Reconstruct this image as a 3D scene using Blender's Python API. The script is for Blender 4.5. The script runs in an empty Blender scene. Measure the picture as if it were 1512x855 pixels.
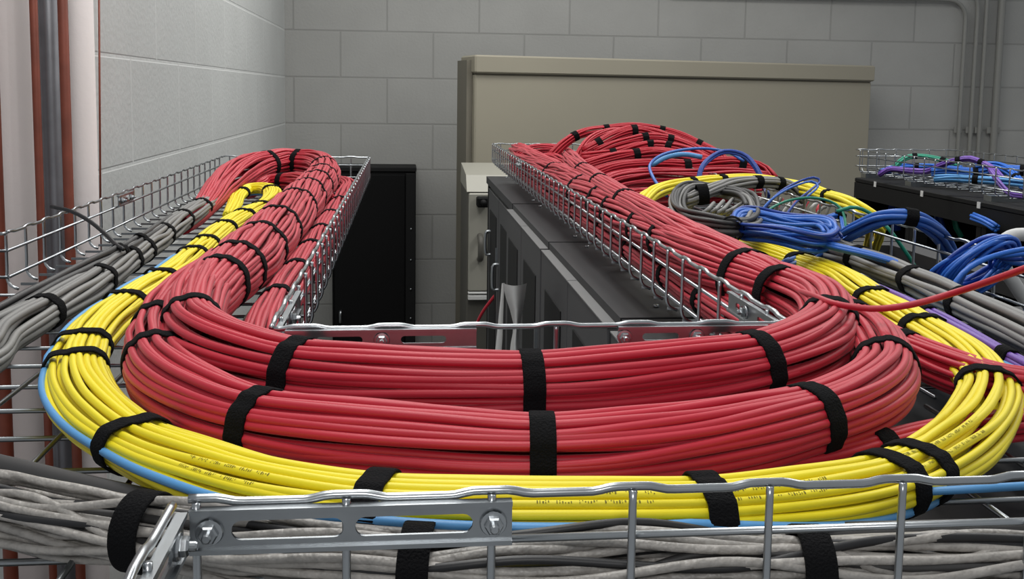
import bpy, math, random
import numpy as np
from mathutils import Vector, Matrix

random.seed(7); rng = np.random.default_rng(7)
scene = bpy.context.scene
COL = scene.collection
PI = math.pi

# ------------------------------------------------------------------ camera
F_PX, PPX, PPY = 1470.0, 756.0, 288.0
CAM = np.array([0.0, 0.0, 0.193])
ROLL = 0.014
yc = np.array([(600-PPX)/F_PX, (PPY-135)/F_PX, 1.0]); yc /= np.linalg.norm(yc)   # world +Y in (right, up, forward)
s_, c_ = math.sin(ROLL), math.cos(ROLL)
a_ = -(yc[0]*s_ + yc[1]*c_)/yc[2]
zc = np.array([s_, c_, a_]); zc /= np.linalg.norm(zc)
tmp = np.array([yc[0], yc[1], -yc[2]]); tmz = np.array([zc[0], zc[1], -zc[2]])
xc = np.cross(tmp, tmz)                                   # in camera axes (right, up, back)
R_wc = np.stack([xc, tmp, tmz], axis=1)                   # world -> camera (right, up, back)
R_cw = R_wc.T
cd = bpy.data.cameras.new('camera'); cam = bpy.data.objects.new('camera', cd); COL.objects.link(cam)
M4 = Matrix([[*R_cw[0], CAM[0]], [*R_cw[1], CAM[1]], [*R_cw[2], CAM[2]], [0, 0, 0, 1]])
cam.matrix_world = M4
cd.sensor_fit = 'HORIZONTAL'; cd.sensor_width = 36.0; cd.lens = 36.0*F_PX/1512.0
cd.shift_y = -(427.5-PPY)/1512.0
cd.clip_start = 0.01
scene.camera = cam

def ray(px, py):
    d = np.array([(px-PPX)/F_PX, (PPY-py)/F_PX, -1.0])
    return R_cw @ d
def P(px, py, z=0.0):
    d = ray(px, py); return CAM + d*((z-CAM[2])/d[2])
def PY(px, py, Y):
    d = ray(px, py); return CAM + d*(Y/d[1])
def PX(px, py, X):
    d = ray(px, py); return CAM + d*(X/d[0])
def proj(p):
    c = R_wc @ (np.asarray(p)-CAM)
    return np.array([PPX + F_PX*c[0]/-c[2], PPY - F_PX*c[1]/-c[2]])

# ------------------------------------------------------------------ materials
def lin(c):
    return tuple(((v/255)/12.92 if v/255 <= .04045 else ((v/255+.055)/1.055)**2.4) for v in c) + (1.0,)
def mat(name, rgb, rough=.5, metal=0.0, var=0.0, bump=0.0, bscale=200.0, spec=.5, sheen=0.0, noise=0.0, nscale=20.0):
    m = bpy.data.materials.new(name); m.use_nodes = True
    nt = m.node_tree; b = nt.nodes['Principled BSDF']
    b.inputs['Roughness'].default_value = rough; b.inputs['Metallic'].default_value = metal
    b.inputs['Specular IOR Level'].default_value = spec
    b.inputs['Base Color'].default_value = lin(rgb)
    if sheen: b.inputs['Sheen Weight'].default_value = sheen; b.inputs['Sheen Roughness'].default_value = .45
    tc = nt.nodes.new('ShaderNodeTexCoord')
    last = None
    if var > 0:
        oi = nt.nodes.new('ShaderNodeObjectInfo')
        hs = nt.nodes.new('ShaderNodeHueSaturation'); hs.inputs['Color'].default_value = lin(rgb)
        mr = nt.nodes.new('ShaderNodeMapRange'); mr.inputs['To Min'].default_value = 1-var; mr.inputs['To Max'].default_value = 1+var
        nt.links.new(oi.outputs['Random'], mr.inputs['Value']); nt.links.new(mr.outputs['Result'], hs.inputs['Value'])
        last = hs.outputs['Color']
    if noise > 0:
        n = nt.nodes.new('ShaderNodeTexNoise'); n.inputs['Scale'].default_value = nscale; n.inputs['Detail'].default_value = 6
        nt.links.new(tc.outputs['Object'], n.inputs['Vector'])
        mr2 = nt.nodes.new('ShaderNodeMapRange'); mr2.inputs['From Min'].default_value=.25; mr2.inputs['From Max'].default_value=.75
        mr2.inputs['To Min'].default_value = 1-noise; mr2.inputs['To Max'].default_value = 1+noise
        nt.links.new(n.outputs['Fac'], mr2.inputs['Value'])
        h2 = nt.nodes.new('ShaderNodeHueSaturation'); nt.links.new(mr2.outputs['Result'], h2.inputs['Value'])
        if last: nt.links.new(last, h2.inputs['Color'])
        else: h2.inputs['Color'].default_value = lin(rgb)
        last = h2.outputs['Color']
    if last: nt.links.new(last, b.inputs['Base Color'])
    if bump > 0:
        n = nt.nodes.new('ShaderNodeTexNoise'); n.inputs['Scale'].default_value = bscale
        nt.links.new(tc.outputs['Object'], n.inputs['Vector'])
        bp = nt.nodes.new('ShaderNodeBump'); bp.inputs['Strength'].default_value = bump; bp.inputs['Distance'].default_value = .002
        nt.links.new(n.outputs['Fac'], bp.inputs['Height']); nt.links.new(bp.outputs['Normal'], b.inputs['Normal'])
    return m
def block_mat(name, c1, c2, mortar, axis, off, bump=.32):
    m = bpy.data.materials.new(name); m.use_nodes = True
    nt = m.node_tree; b = nt.nodes['Principled BSDF']; b.inputs['Roughness'].default_value = .75
    geo = nt.nodes.new('ShaderNodeNewGeometry'); sp = nt.nodes.new('ShaderNodeSeparateXYZ'); nt.links.new(geo.outputs['Position'], sp.inputs[0])
    cb = nt.nodes.new('ShaderNodeCombineXYZ')
    nt.links.new(sp.outputs[axis], cb.inputs[0]); nt.links.new(sp.outputs[2], cb.inputs[1])
    mp = nt.nodes.new('ShaderNodeMapping'); mp.inputs['Location'].default_value = (off[0], off[1], 0); nt.links.new(cb.outputs[0], mp.inputs['Vector'])
    br = nt.nodes.new('ShaderNodeTexBrick'); nt.links.new(mp.outputs[0], br.inputs['Vector'])
    br.inputs['Scale'].default_value = 1.0; br.inputs['Brick Width'].default_value = .4; br.inputs['Row Height'].default_value = .2
    br.inputs['Mortar Size'].default_value = .005; br.inputs['Mortar Smooth'].default_value = .5
    br.inputs['Color1'].default_value = lin(c1); br.inputs['Color2'].default_value = lin(c2); br.inputs['Mortar'].default_value = lin(mortar)
    n = nt.nodes.new('ShaderNodeTexNoise'); n.inputs['Scale'].default_value = 90; n.inputs['Detail'].default_value = 8
    nt.links.new(geo.outputs['Position'], n.inputs['Vector'])
    n2 = nt.nodes.new('ShaderNodeTexNoise'); n2.inputs['Scale'].default_value = 5; n2.inputs['Detail'].default_value = 4
    nt.links.new(geo.outputs['Position'], n2.inputs['Vector'])
    mr = nt.nodes.new('ShaderNodeMapRange'); mr.inputs['To Min'].default_value=.9; mr.inputs['To Max'].default_value=1.1; nt.links.new(n2.outputs['Fac'], mr.inputs['Value'])
    hs = nt.nodes.new('ShaderNodeHueSaturation'); nt.links.new(br.outputs['Color'], hs.inputs['Color']); nt.links.new(mr.outputs['Result'], hs.inputs['Value'])
    nt.links.new(hs.outputs['Color'], b.inputs['Base Color'])
    ad = nt.nodes.new('ShaderNodeMath'); ad.operation='MULTIPLY_ADD'; ad.inputs[1].default_value=-1.0
    nt.links.new(br.outputs['Fac'], ad.inputs[0])
    sc = nt.nodes.new('ShaderNodeMath'); sc.operation='MULTIPLY'; sc.inputs[1].default_value=.6; nt.links.new(n.outputs['Fac'], sc.inputs[0]); nt.links.new(sc.outputs[0], ad.inputs[2])
    bp = nt.nodes.new('ShaderNodeBump'); bp.inputs['Strength'].default_value=bump; bp.inputs['Distance'].default_value=.006
    nt.links.new(ad.outputs[0], bp.inputs['Height']); nt.links.new(bp.outputs['Normal'], b.inputs['Normal'])
    return m

RED   = mat('red_pvc', (184, 28, 50), .5, var=.08, sheen=.10)
DRED  = mat('deep_red_pvc', (178, 16, 40), .5, var=.10, sheen=.06)
YEL   = mat('yellow_pvc', (236, 218, 20), .48, var=.04, sheen=.05)
GRY   = mat('grey_pvc', (156, 152, 147), .42, var=.12, bump=.8, bscale=220, noise=.22, nscale=140)  # colour noise paints in the dappled highlights along the twisted strands
LGRY  = mat('grey_bundle_pvc', (126, 125, 123), .5, var=.12)
DGRY  = mat('charcoal_pvc', (58, 57, 57), .5, var=.12)
BLKC  = mat('black_pvc', (30, 30, 32), .45)
BLU   = mat('blue_pvc', (40, 100, 190), .42, var=.16)
DBLU  = mat('dark_blue_pvc', (24, 62, 150), .42, var=.1)
LBLU  = mat('light_blue_pvc', (86, 150, 205), .45, var=.08)
PUR   = mat('purple_pvc', (104, 70, 158), .45, var=.12)
GRN   = mat('green_pvc', (30, 130, 105), .45, var=.1)
WHT   = mat('white_plastic', (205, 205, 203), .5, noise=.04)
STRAP = mat('black_hook_and_loop', (15, 15, 17), .95, bump=.7, bscale=900, spec=.15)
ZINC  = mat('bright_zinc', (176, 180, 183), .28, 1.0, noise=.08, nscale=60)
ZINCD = mat('zinc_plate', (160, 164, 167), .32, 1.0, noise=.08, nscale=80)
INK   = mat('dark_ink', (122, 112, 30), .8)
RACKT = mat('rack_top_paint', (42, 42, 44), .55, noise=.06, nscale=30)
RACKD = mat('rack_door_paint', (66, 66, 68), .5, noise=.05, nscale=14)
RACKE = mat('rack_edge_lit', (120, 120, 120), .5)  # paler grey standing in for light falling on the door tops
BLACK = mat('black_paint', (7, 7, 8), .8, spec=.2)
BLACK2= mat('soft_black_paint', (11, 11, 12), .7, spec=.3)
BEIGE = mat('beige_panel_paint', (142, 137, 122), .55, noise=.03, nscale=3)
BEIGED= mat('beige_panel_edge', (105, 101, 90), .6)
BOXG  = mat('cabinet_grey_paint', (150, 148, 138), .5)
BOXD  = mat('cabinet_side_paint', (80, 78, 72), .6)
COPPER= mat('copper_pipe_metal', (118, 58, 42), .55, .2, noise=.25, nscale=25)
STEEL = mat('steel_pipe_metal', (112, 112, 116), .4, .6, noise=.2, nscale=25)
CONDM = mat('painted_conduit', (128, 128, 124), .5)
WPAINT= mat('white_wall_paint', (216, 208, 206), .7, noise=.05, nscale=4, bump=.2, bscale=120)
FLOORM= mat('concrete_floor', (120, 118, 114), .7, noise=.1, nscale=3)
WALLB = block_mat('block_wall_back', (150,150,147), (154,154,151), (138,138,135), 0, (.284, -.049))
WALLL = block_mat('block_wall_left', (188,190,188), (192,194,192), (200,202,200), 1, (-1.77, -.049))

# ------------------------------------------------------------------ object helpers
def link(name, verts, faces, m, parent=None, smooth=True):
    me = bpy.data.meshes.new(name)
    me.from_pydata([tuple(map(float, v)) for v in verts], [], faces)
    me.materials.append(m)
    if smooth: me.polygons.foreach_set('use_smooth', [True]*len(me.polygons))
    me.update()
    o = bpy.data.objects.new(name, me); COL.objects.link(o)
    if parent is not None:
        o.parent = parent
        o.matrix_parent_inverse = Matrix.Translation(-parent.location)
    return o
def thing(name, label, cat, loc=(0, 0, 0), group=None, o=None):
    if o is None:
        o = bpy.data.objects.new(name, None); COL.objects.link(o); o.location = tuple(map(float, loc)); o.empty_display_size = .02
    o['label'] = label; o['category'] = cat
    if group: o['group'] = group
    return o
def struct(o): o['kind'] = 'structure'; return o

def catmull(pts, ds):
    p = np.asarray(pts, float)
    if len(p) == 2:
        out = np.linspace(p[0], p[1], 40)
    else:
        q = np.vstack([2*p[0]-p[1], p, 2*p[-1]-p[-2]])
        out = []
        for i in range(1, len(q)-2):
            p0, p1, p2, p3 = q[i-1:i+3]
            t0 = 0; t1 = t0+np.linalg.norm(p1-p0)**.5+1e-9; t2 = t1+np.linalg.norm(p2-p1)**.5+1e-9; t3 = t2+np.linalg.norm(p3-p2)**.5+1e-9
            t = np.linspace(t1, t2, 24, endpoint=False)[:, None]
            A1 = (t1-t)/(t1-t0)*p0+(t-t0)/(t1-t0)*p1; A2 = (t2-t)/(t2-t1)*p1+(t-t1)/(t2-t1)*p2; A3 = (t3-t)/(t3-t2)*p2+(t-t2)/(t3-t2)*p3
            B1 = (t2-t)/(t2-t0)*A1+(t-t0)/(t2-t0)*A2; B2 = (t3-t)/(t3-t1)*A2+(t-t1)/(t3-t1)*A3
            out.append((t2-t)/(t2-t1)*B1+(t-t1)/(t2-t1)*B2)
        out = np.vstack(out+[p[-1:]])
    d = np.r_[0, np.cumsum(np.linalg.norm(np.diff(out, axis=0), axis=1))]
    n = max(4, int(d[-1]/ds)+1)
    s = np.linspace(0, d[-1], n)
    return np.stack([np.interp(s, d, out[:, k]) for k in range(3)], 1), s
def frames(p):
    t = np.gradient(p, axis=0); t /= np.linalg.norm(t, axis=1)[:, None]+1e-12
    n0 = np.cross(t[0], (0, 0, 1.0))
    if np.linalg.norm(n0) < .1: n0 = np.cross(t[0], (1.0, 0, 0))
    N = np.zeros_like(p); N[0] = n0/np.linalg.norm(n0)
    for i in range(1, len(p)):
        v = N[i-1]-t[i]*np.dot(N[i-1], t[i]); N[i] = v/(np.linalg.norm(v)+1e-12)
    return t, N, np.cross(N, t)
def tube_geo(p, r, sides=8, V=None, Fc=None, closed=False, cap=True):
    V = [] if V is None else V; Fc = [] if Fc is None else Fc
    p = np.asarray(p, float); t, N, B = frames(p)
    r = np.broadcast_to(np.asarray(r, float), (len(p),))
    a = np.arange(sides)*2*PI/sides
    ring = p[:, None, :]+r[:, None, None]*(np.cos(a)[None, :, None]*N[:, None, :]+np.sin(a)[None, :, None]*B[:, None, :])
    o = len(V); V.extend(ring.reshape(-1, 3))
    n = len(p)
    for i in range(n-1):
        for k in range(sides):
            k2 = (k+1) % sides
            Fc.append((o+i*sides+k, o+(i+1)*sides+k, o+(i+1)*sides+k2, o+i*sides+k2))
    if cap:
        Fc.append(tuple(o+k for k in range(sides))); Fc.append(tuple(o+(n-1)*sides+k for k in reversed(range(sides))))
    return V, Fc
def box_geo(c, s, V, Fc, rot=0.0, bev=0.0):
    """axis box centre c size s, optional rotation about z; chamfered vertical and top edges"""
    hx, hy, hz = s[0]/2, s[1]/2, s[2]/2
    b = min(bev, hx*.45, hy*.45, hz*.45)
    o = len(V); cr, sr = math.cos(rot), math.sin(rot)
    def add(x, y, z): V.append((c[0]+x*cr-y*sr, c[1]+x*sr+y*cr, c[2]+z))
    if b <= 0:
        for z in (-hz, hz):
            for x, y in ((-hx,-hy),(hx,-hy),(hx,hy),(-hx,hy)): add(x, y, z)
        for f in ((3,2,1,0),(4,5,6,7),(0,1,5,4),(1,2,6,5),(2,3,7,6),(3,0,4,7)): Fc.append(tuple(o+i for i in f))
    else:
        rings = [(-hz, b), (-hz+b, 0), (hz-b, 0), (hz, b)]
        for z, ins in rings:
            x1, y1 = hx-ins, hy-ins; c2 = b if ins == 0 else b*.6
            for x, y in ((-x1+c2,-y1),(x1-c2,-y1),(x1,-y1+c2),(x1,y1-c2),(x1-c2,y1),(-x1+c2,y1),(-x1,y1-c2),(-x1,-y1+c2)): add(x, y, z)
        Fc.append(tuple(o+i for i in reversed(range(8)))); Fc.append(tuple(o+24+i for i in range(8)))
        for r_ in range(3):
            for k in range(8):
                k2 = (k+1) % 8
                Fc.append((o+r_*8+k, o+r_*8+k2, o+(r_+1)*8+k2, o+(r_+1)*8+k))
def box(name, c, s, m, parent=None, rot=0.0, bev=0.0):
    V, Fc = [], []; box_geo(c, s, V, Fc, rot, bev); return link(name, V, Fc, m, parent, smooth=False)
def span(name, x0, x1, y0, y1, z0, z1, m, parent=None, bev=0.0):
    return box(name, ((x0+x1)/2, (y0+y1)/2, (z0+z1)/2), (abs(x1-x0), abs(y1-y0), abs(z1-z0)), m, parent, 0, bev)

# ------------------------------------------------------------------ cable bundles
def smooth_noise(s, lam):
    n = int(s[-1]/lam)+4
    k = rng.normal(size=n); x = s/lam
    i = np.floor(x).astype(int); f = x-i; f = f*f*(3-2*f)
    return k[i]*(1-f)+k[np.minimum(i+1, n-1)]*f

def strap_mesh(parent, c, t, N, B, offs, rc, width=.012, th=.0011, m=None, loose=False):
    na = 56; th_ = np.arange(na)*2*PI/na
    u = np.stack([np.cos(th_), np.sin(th_)], 1)
    dot = u@offs.T; perp = np.abs(u[:, :1]*offs[:, 1]-u[:, 1:]*offs[:, 0])
    rr = np.where(perp < rc, dot+np.sqrt(np.maximum(0, rc**2-perp**2)), 0).max(1)
    mx = np.max([np.roll(rr, k) for k in range(-4, 5)], axis=0)
    rr = .55*rr+.45*mx; rr = np.maximum(rr, mx*.92)
    if loose: rr = np.max([np.roll(mx, k) for k in range(-5, 6)], axis=0)
    for _ in range(30 if loose else 1): rr = (np.roll(rr, 1)+2*rr+np.roll(rr, -1))/4
    V, Fc = [], []
    prof = [(-.5, 0.0), (-.5, 1.0), (-.42, 1.25), (.42, 1.25), (.5, 1.0), (.5, 0.0)]
    for k in range(na):
        for w, h in prof:
            r = rr[k]-.0004+th*h
            V.append(c+r*(u[k, 0]*N+u[k, 1]*B)+t*(w*width))
    q = len(prof)
    for k in range(na):
        k2 = (k+1) % na
        for j in range(q):
            j2 = (j+1) % q
            Fc.append((k*q+j, k2*q+j, k2*q+j2, k*q+j2))
    return link('hook_and_loop_strap', V, Fc, m or STRAP, parent)

ALLB = {}
def bundle(key, label, pts, R, rc, m, straps=(), b=None, ds=.008, twist=1.0, wander=.16, sides=8, sw=.012, group=None,
           taper=None, inner=.5, extra=(), cat='cable bundle', lead=0, mix=None, prints=(), dens=1.06):
    """pts: list of world points. Individual cables follow the line on rings inside an ellipse R x b, cinched at straps"""
    b = b or R
    p, s = catmull(pts, ds); t, N, B = frames(p)
    # keep the section level: N horizontal
    Nh = np.cross(t, np.array([0, 0, 1.0])); ln = np.linalg.norm(Nh, axis=1)[:, None]
    if ln.min() > .25:
        N = Nh/ln; B = np.cross(N, t)
    scr = np.array([proj(q) if (R_wc @ (q-CAM))[2] < -.02 else (1e6, 1e6) for q in p])
    idx = []
    for sp in straps:
        idx.append(int(np.argmin(np.linalg.norm(scr-np.array(sp[:2]), axis=1))))
    swell = np.ones(len(p))
    if idx:
        dmin = np.min([np.abs(s-s[i]) for i in idx], axis=0)
        swell = .95+.09*(1-np.exp(-(dmin/.03)**2))
    if taper is not None:
        swell = swell*np.interp(np.linspace(0, 1, len(p)), taper[0], taper[1])
    root = thing('cable_bundle', label, cat, p[len(p)//2]-np.array([0, 0, b]), group)
    def ring(Ra, Rb, cnt, ph):
        res = []
        for i in range(cnt):
            phi = 2*PI*i/cnt+ph+twist*s+wander*(2*PI/cnt)*1.1*smooth_noise(s, .07)+.10*smooth_noise(s, .25)*min(1, wander/.16)
            rad = 1+.06*wander/.35*smooth_noise(s, .06)
            res.append(np.stack([Ra*rad*swell*np.cos(phi), Rb*rad*swell*np.sin(phi)], 1))
        return res
    Ra, Rb = R-rc, b-rc
    per = PI*(3*(Ra+Rb)-math.sqrt((3*Ra+Rb)*(Ra+3*Rb)))
    offs = ring(Ra, Rb, max(4, int(per/(2*rc)*dens)), rng.uniform(0, 6))
    if inner > 0 and Rb > 3*rc:
        per2 = per*(Rb-1.7*rc)/Rb
        offs += ring(Ra-1.7*rc, Rb-1.7*rc, max(3, int(per2/(2*rc)*inner)), rng.uniform(0, 6))
    cab = []
    for o in offs:
        c = p+o[:, :1]*N+o[:, 1:]*B
        V, Fc = tube_geo(c, rc, sides); ob = link('cable', V, Fc, m if mix is None else mix[rng.integers(len(mix))], root); cab.append(ob)
    for (xa, xb) in prints:                           # factory legends printed along the jackets, as rows of tiny strokes
        fr_ = np.where((scr[:, 0] > xa) & (scr[:, 0] < xb) & (scr[:, 1] > 600))[0]
        if len(fr_) < 4: continue
        mid_ = fr_[len(fr_)//2]; u0 = np.array([math.cos(1.1), math.sin(1.1)])
        for ci in np.argsort([-(o[mid_]@u0) for o in offs])[:2]:
            o = offs[ci]; c = p+o[:, :1]*N+o[:, 1:]*B; V, Fc = [], []; x = s[fr_[0]]
            while x < s[fr_[-1]]:
                for _ in range(rng.integers(3, 9)):
                    cc_ = np.array([np.interp(x, s, c[:, k]) for k in range(3)]); k_ = min(int(np.interp(x, s, np.arange(len(s)))), len(s)-1)
                    wd = rng.uniform(.0003, .0007)
                    for (aa, ab) in ((.75, 1.0), (1.0, 1.25), (1.25, 1.5)):
                        if rng.random() < .3: continue
                        q0 = len(V)
                        for al, w_ in ((aa, 0), (aa, wd), (ab, wd), (ab, 0)): V.append(cc_+rc*1.03*(math.cos(al)*N[k_]+math.sin(al)*B[k_])+t[k_]*w_)
                        Fc.append((q0, q0+1, q0+2, q0+3))
                    x += .0011
                x += .0022
            if Fc: link('printed_legend', V, Fc, INK, cab[ci])
    for (col_m, phi0, frac, rcx) in extra:            # odd coloured cables running on the outside
        ph = np.interp(np.linspace(0, 1, len(p)), frac, phi0)
        c = p+(R*1.03)*np.cos(ph)[:, None]*swell[:, None]*N+(b*1.03)*np.sin(ph)[:, None]*swell[:, None]*B
        V, Fc = tube_geo(c, rcx, sides); e = link('cable', V, Fc, col_m, root); e['label'] = 'blue cable'
        offs.append(np.stack([R*np.cos(ph)*swell, b*np.sin(ph)*swell], 1))
    for i in idx:
        o2 = np.array([o[i] for o in offs])
        strap_mesh(root, p[i], t[i], N[i], B[i], o2, rc*1.03, width=sw, loose=wander > .5)
    ALLB[key] = (p, s, t, N, B)
    return root
def pz(*a): return [P(*q) if len(q) == 3 else np.array(q[1:], float) for q in a]     # (px,py,z) or ('w',x,y,z)
def pY(*a): return [PY(*q) for q in a]

# right trunk and left main bundle, both made where the two front bundles join
bundle('front_upper', 'thick red cable bundle nearest the inner front rail, in front of the gap',
  pz((330,392,.043),(306,424,.041),(287,458,.040),(288,494,.038),(338,527,.036),(437,553,.034),(600,570,.033),(785,573,.033),(950,564,.033),
     (1110,543,.035),(1184,519,.037),(1222,488,.039),(1213,455,.041),(1160,428,.042),(1110,404,.042)),
  .0215, .0024, RED, [(287,480),(445,554),(785,573),(1112,542),(1222,484)], ds=.006, sides=10, twist=1.0, inner=.9,
  taper=([0,.1,.9,1],[.75,1,1,.75]))
bundle('front_lower', 'thick red cable bundle lying just behind the long front yellow run',
  pz((325,392,.040),(300,415,.038),(266,447,.034),(240,482,.031),(230,517,.028),(238,553,.027),(290,595,.026),(385,630,.026),(600,660,.026),(808,672,.026),
     (1000,661,.026),(1190,623,.027),(1264,596,.028),(1305,560,.029),(1297,522,.030),(1272,494,.031),(1235,466,.033),(1180,438,.035)),
  .0200, .0023, RED, [(240,490),(233,535),(390,631),(808,672),(1190,623),(1302,545),(1262,482)], ds=.006, sides=10, twist=1.2, inner=.9,
  taper=([0,.1,.9,1],[.75,1,1,.75]))
M_pts = [(-.150,.655,.030),(-.150,.70,.036),(-.147,.76,.040),(-.142,.83,.042),(-.138,.95,.043),(-.137,1.1,.044),(-.137,1.3,.045),(-.137,1.5,.046),(-.138,1.66,.047),(-.146,1.80,.050),(-.175,1.90,.053),
         (-.225,1.93,.055),(-.268,1.87,.052),(-.292,1.76,.044),(-.302,1.66,.032),(-.303,1.57,.020),(-.300,1.47,.011),(-.297,1.36,.009)]
bundle('left_main', 'fat red cable bundle along the left tray, looping over at its far end',
  M_pts, .0275, .0022, RED, [(322,418),(350,398),(384,370),(412,342),(440,310),(459,295),(470,280),(478,266),(481,252),(445,240),(395,246)], ds=.011, sides=7, twist=1.6, inner=.9, taper=([0,.05,.12,.80,.92,1],[.55,.8,1,1,.55,.35]))
bundle('left_small', 'small red cable bundle beside the inner rail of the left tray',
  [(-.02,.558,.014),(-.07,.575,.015),(-.094,.61,.016),(-.098,.67,.017),(-.103,.8,.019),(-.100,1.0,.02),(-.099,1.3,.021),(-.098,1.6,.022),(-.102,1.78,.022),(-.13,1.86,.022),(-.19,1.87,.022)],
  .0165, .0022, RED, [(410,447),(432,405),(450,370),(462,345),(475,320),(487,297),(497,283),(503,270)], ds=.011, sides=7)
bundle('left_second_loop', 'short red cable bundle curling left beneath the big red loop at the far end',
  pz((474,292,.035),(460,276,.034),(430,268,.032),(397,270,.027),(378,279,.019),(366,286,.008)), .0185, .0022, DRED, [(420,268)], ds=.010, sides=7, taper=([0,.65,1],[1,1,.5]))
# right trunk
bundle('right_trunk', 'fat red cable bundle running back along the right tray beside its mesh rail',
  [(.290,.735,.041),(.283,.78,.042),(.274,.85,.043),(.272,1.0,.043),(.272,1.2,.043),(.272,1.45,.043),(.272,1.7,.042),(.272,2.0,.042),(.275,2.25,.042),(.283,2.5,.04)],
  .0275, .0022, RED, [(1195,458),(1105,410),(990,362),(955,345),(912,318),(893,300),(862,283),(820,262)], ds=.011, sides=7, twist=1.6, inner=.9, taper=([0,.03,.06,1],[.8,.95,1,1]))
bundle('right_side', 'small red cable bundle seen through the mesh rail of the right tray',
  [(.16,.558,.014),(.225,.58,.015),(.256,.63,.015),(.262,.8,.015),(.262,1.1,.015),(.262,1.5,.015),(.262,1.9,.016),(.265,2.4,.016)],
  .0150, .0022, RED, [(1040,452),(985,415),(930,378),(890,345),(850,315)], ds=.011, sides=7)
bundle('right_second', 'red cable bundle lying against the far side of the fat right red bundle',
  pz((1060,380,.05),(1000,342,.058),(950,313,.060),(905,286,.062),(872,262,.064),(852,246,.066),(842,234,.068)), .0165, .0022, RED,
  [(925,298),(885,272),(862,254)], ds=.011, sides=7)
bundle('right_branch', 'red cable bundle branching right beneath the yellow bundle',
  pz((1160,440,.026),(1230,470,.022),(1290,496,.020),(1345,522,.018),(1410,550,.017),(1480,572,.017),(1580,585,.017)), .0145, .0022, RED, [(1288,494),(1340,518)], ds=.008)
bundle('right_low', 'thin red cable bundle on the mesh floor, inside the right yellow bend',
  pz((980,676,.009),(1100,690,.009),(1200,684,.009),(1290,664,.010),(1370,646,.010),(1460,632,.010),(1600,618,.010)), .0095, .0022, RED, [(1295,664)], ds=.008)
# innermost bundle hidden under the upper front bundle
bundle('yellow_main', 'long yellow cable bundle with one blue cable sweeping along the front of the trays',
  pz((338,318,.010),(346,302,.013),(352,289,.019),(368,279,.025),(390,278,.027),(404,288,.025),(396,302,.022),(368,316,.021),(343,330,.020),(318,348,.019),(295,370,.018),(262,400,.018),(232,420,.018),(188,450,.018),(150,482,.018),(124,516,.018),
     (114,552,.018),(124,588,.018),(152,622,.018),(205,658,.018),(290,693,.020),(400,725,.022),(560,746,.0235),(800,755,.0235),(1040,750,.0235),(1180,738,.023),(1290,718,.021),(1365,688,.019),(1420,651,.018),
     (1452,610,.018),(1460,575,.018),(1440,545,.019),(1400,512,.019),(1344,477,.019),(1286,443,.019),(1235,410,.019),(1170,385,.019),(1100,362,.019),(1040,345,.02),(985,328,.022),(950,305,.026)),
  .0165, .0021, YEL, [(356,284),(400,284),(385,306),(360,322),(331,338),(303,362),(285,378),(240,414),(185,452),(124,516),(116,545),(204,655),(565,738),(1040,747),(1310,708),(1350,694),(1460,572),(1366,492),(1292,446),(1180,388),(1095,361)],
  b=.0112, ds=.0065, sides=9, twist=.0, inner=.95, dens=1.22, wander=.2, taper=([0,.05,.12,.34,.42,.58,.68,.78,.88,1],[.5,.68,1,1,1.16,1.16,1.16,1.2,1,1]), prints=[(770,955),(1060,1190),(1290,1420),(300,420)],
  extra=[(LBLU, [-1.4, -1.3, .4, .5, .5, .2, .15, .15, -1.3, -1.4], [0, .27, .315, .33, .36, .44, .56, .595, .66, 1], .0021)])
bundle('left_grey', 'grey cable bundle lying along the left tray left of the yellow one',
  pz(('w',-.95,.44,.016),('w',-.62,.60,.016),(-70,545,.016),(0,497,.016),(70,458,.017),(130,424,.018),(170,395,.018),(215,365,.018),(258,332,.018),(295,308,.018),(318,292,.02),(328,282,.022)), .0165, .0028, LGRY,
  [(60,464),(145,414),(186,385),(208,370),(238,347),(270,325),(297,306),(318,292)], ds=.010, b=.0145)
bundle('left_charcoal', 'thin charcoal cable bundle against the left side of the grey bundle in the left tray',
  pz(('w',-.93,.50,.018),('w',-.60,.68,.02),(-80,505,.022),(0,462,.024),(60,430,.027),(120,399,.03),(170,374,.03),(215,350,.028),(252,326,.026),(280,308,.022)), .0075, .003, DGRY, [(178,370),(205,355)], ds=.010, inner=0)
bundle('front_grey', 'bundle of twisted grey cables along the bottom front rail',
  pz(('w',-.92,.44,.014),('w',-.5,.44,.014),(-120,746,.015),(0,751,.015),(100,771,.0145),(215,790,.0140),(400,817,.013),(620,832,.013),(900,838,.013),(1190,838,.013),(1400,841,.012),(1640,842,.012),('w',.5,.40,.012),('w',.74,.40,.012)), .0135, .0018, GRY,
  [(222,790),(628,832),(1192,838)], ds=.006, wander=1.1, twist=1.5, sides=8, inner=.8, mix=[GRY, GRY, GRY, GRY, GRY, GRY, DGRY, BLKC])
bundle('right_grey', 'grey cable bundle running along the right tray beyond the yellow one',
  pz((1640,556,.026),(1540,504,.027),(1470,470,.028),(1422,447,.029),(1368,422,.029),(1312,398,.029),(1256,378,.029),(1190,358,.029),(1120,340,.026)), .0150, .0032, LGRY,
  [(1424,448),(1350,413),(1268,382),(1200,361)], ds=.009, b=.0135)
bundle('right_purple', 'thin purple cables lying between the yellow and grey bundles on the right',
  pz((1640,620,.014),(1560,566,.018),(1490,527,.022),(1425,490,.025),(1362,457,.026),(1295,428,.025),(1220,402,.014),(1170,384,.014)), .0058, .0025, PUR, [(1372,462),(1490,527)], ds=.009, inner=0)
bundle('right_light_blue', 'light blue cables beside the purple ones at the right edge',
  pz((1610,618,.010),(1530,566,.014),(1475,536,.016),(1415,500,.018),(1350,462,.011),(1300,438,.011)), .0075, .0026, LBLU, [(1405,492),(1475,533)], ds=.009, inner=0, b=.006)
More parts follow.
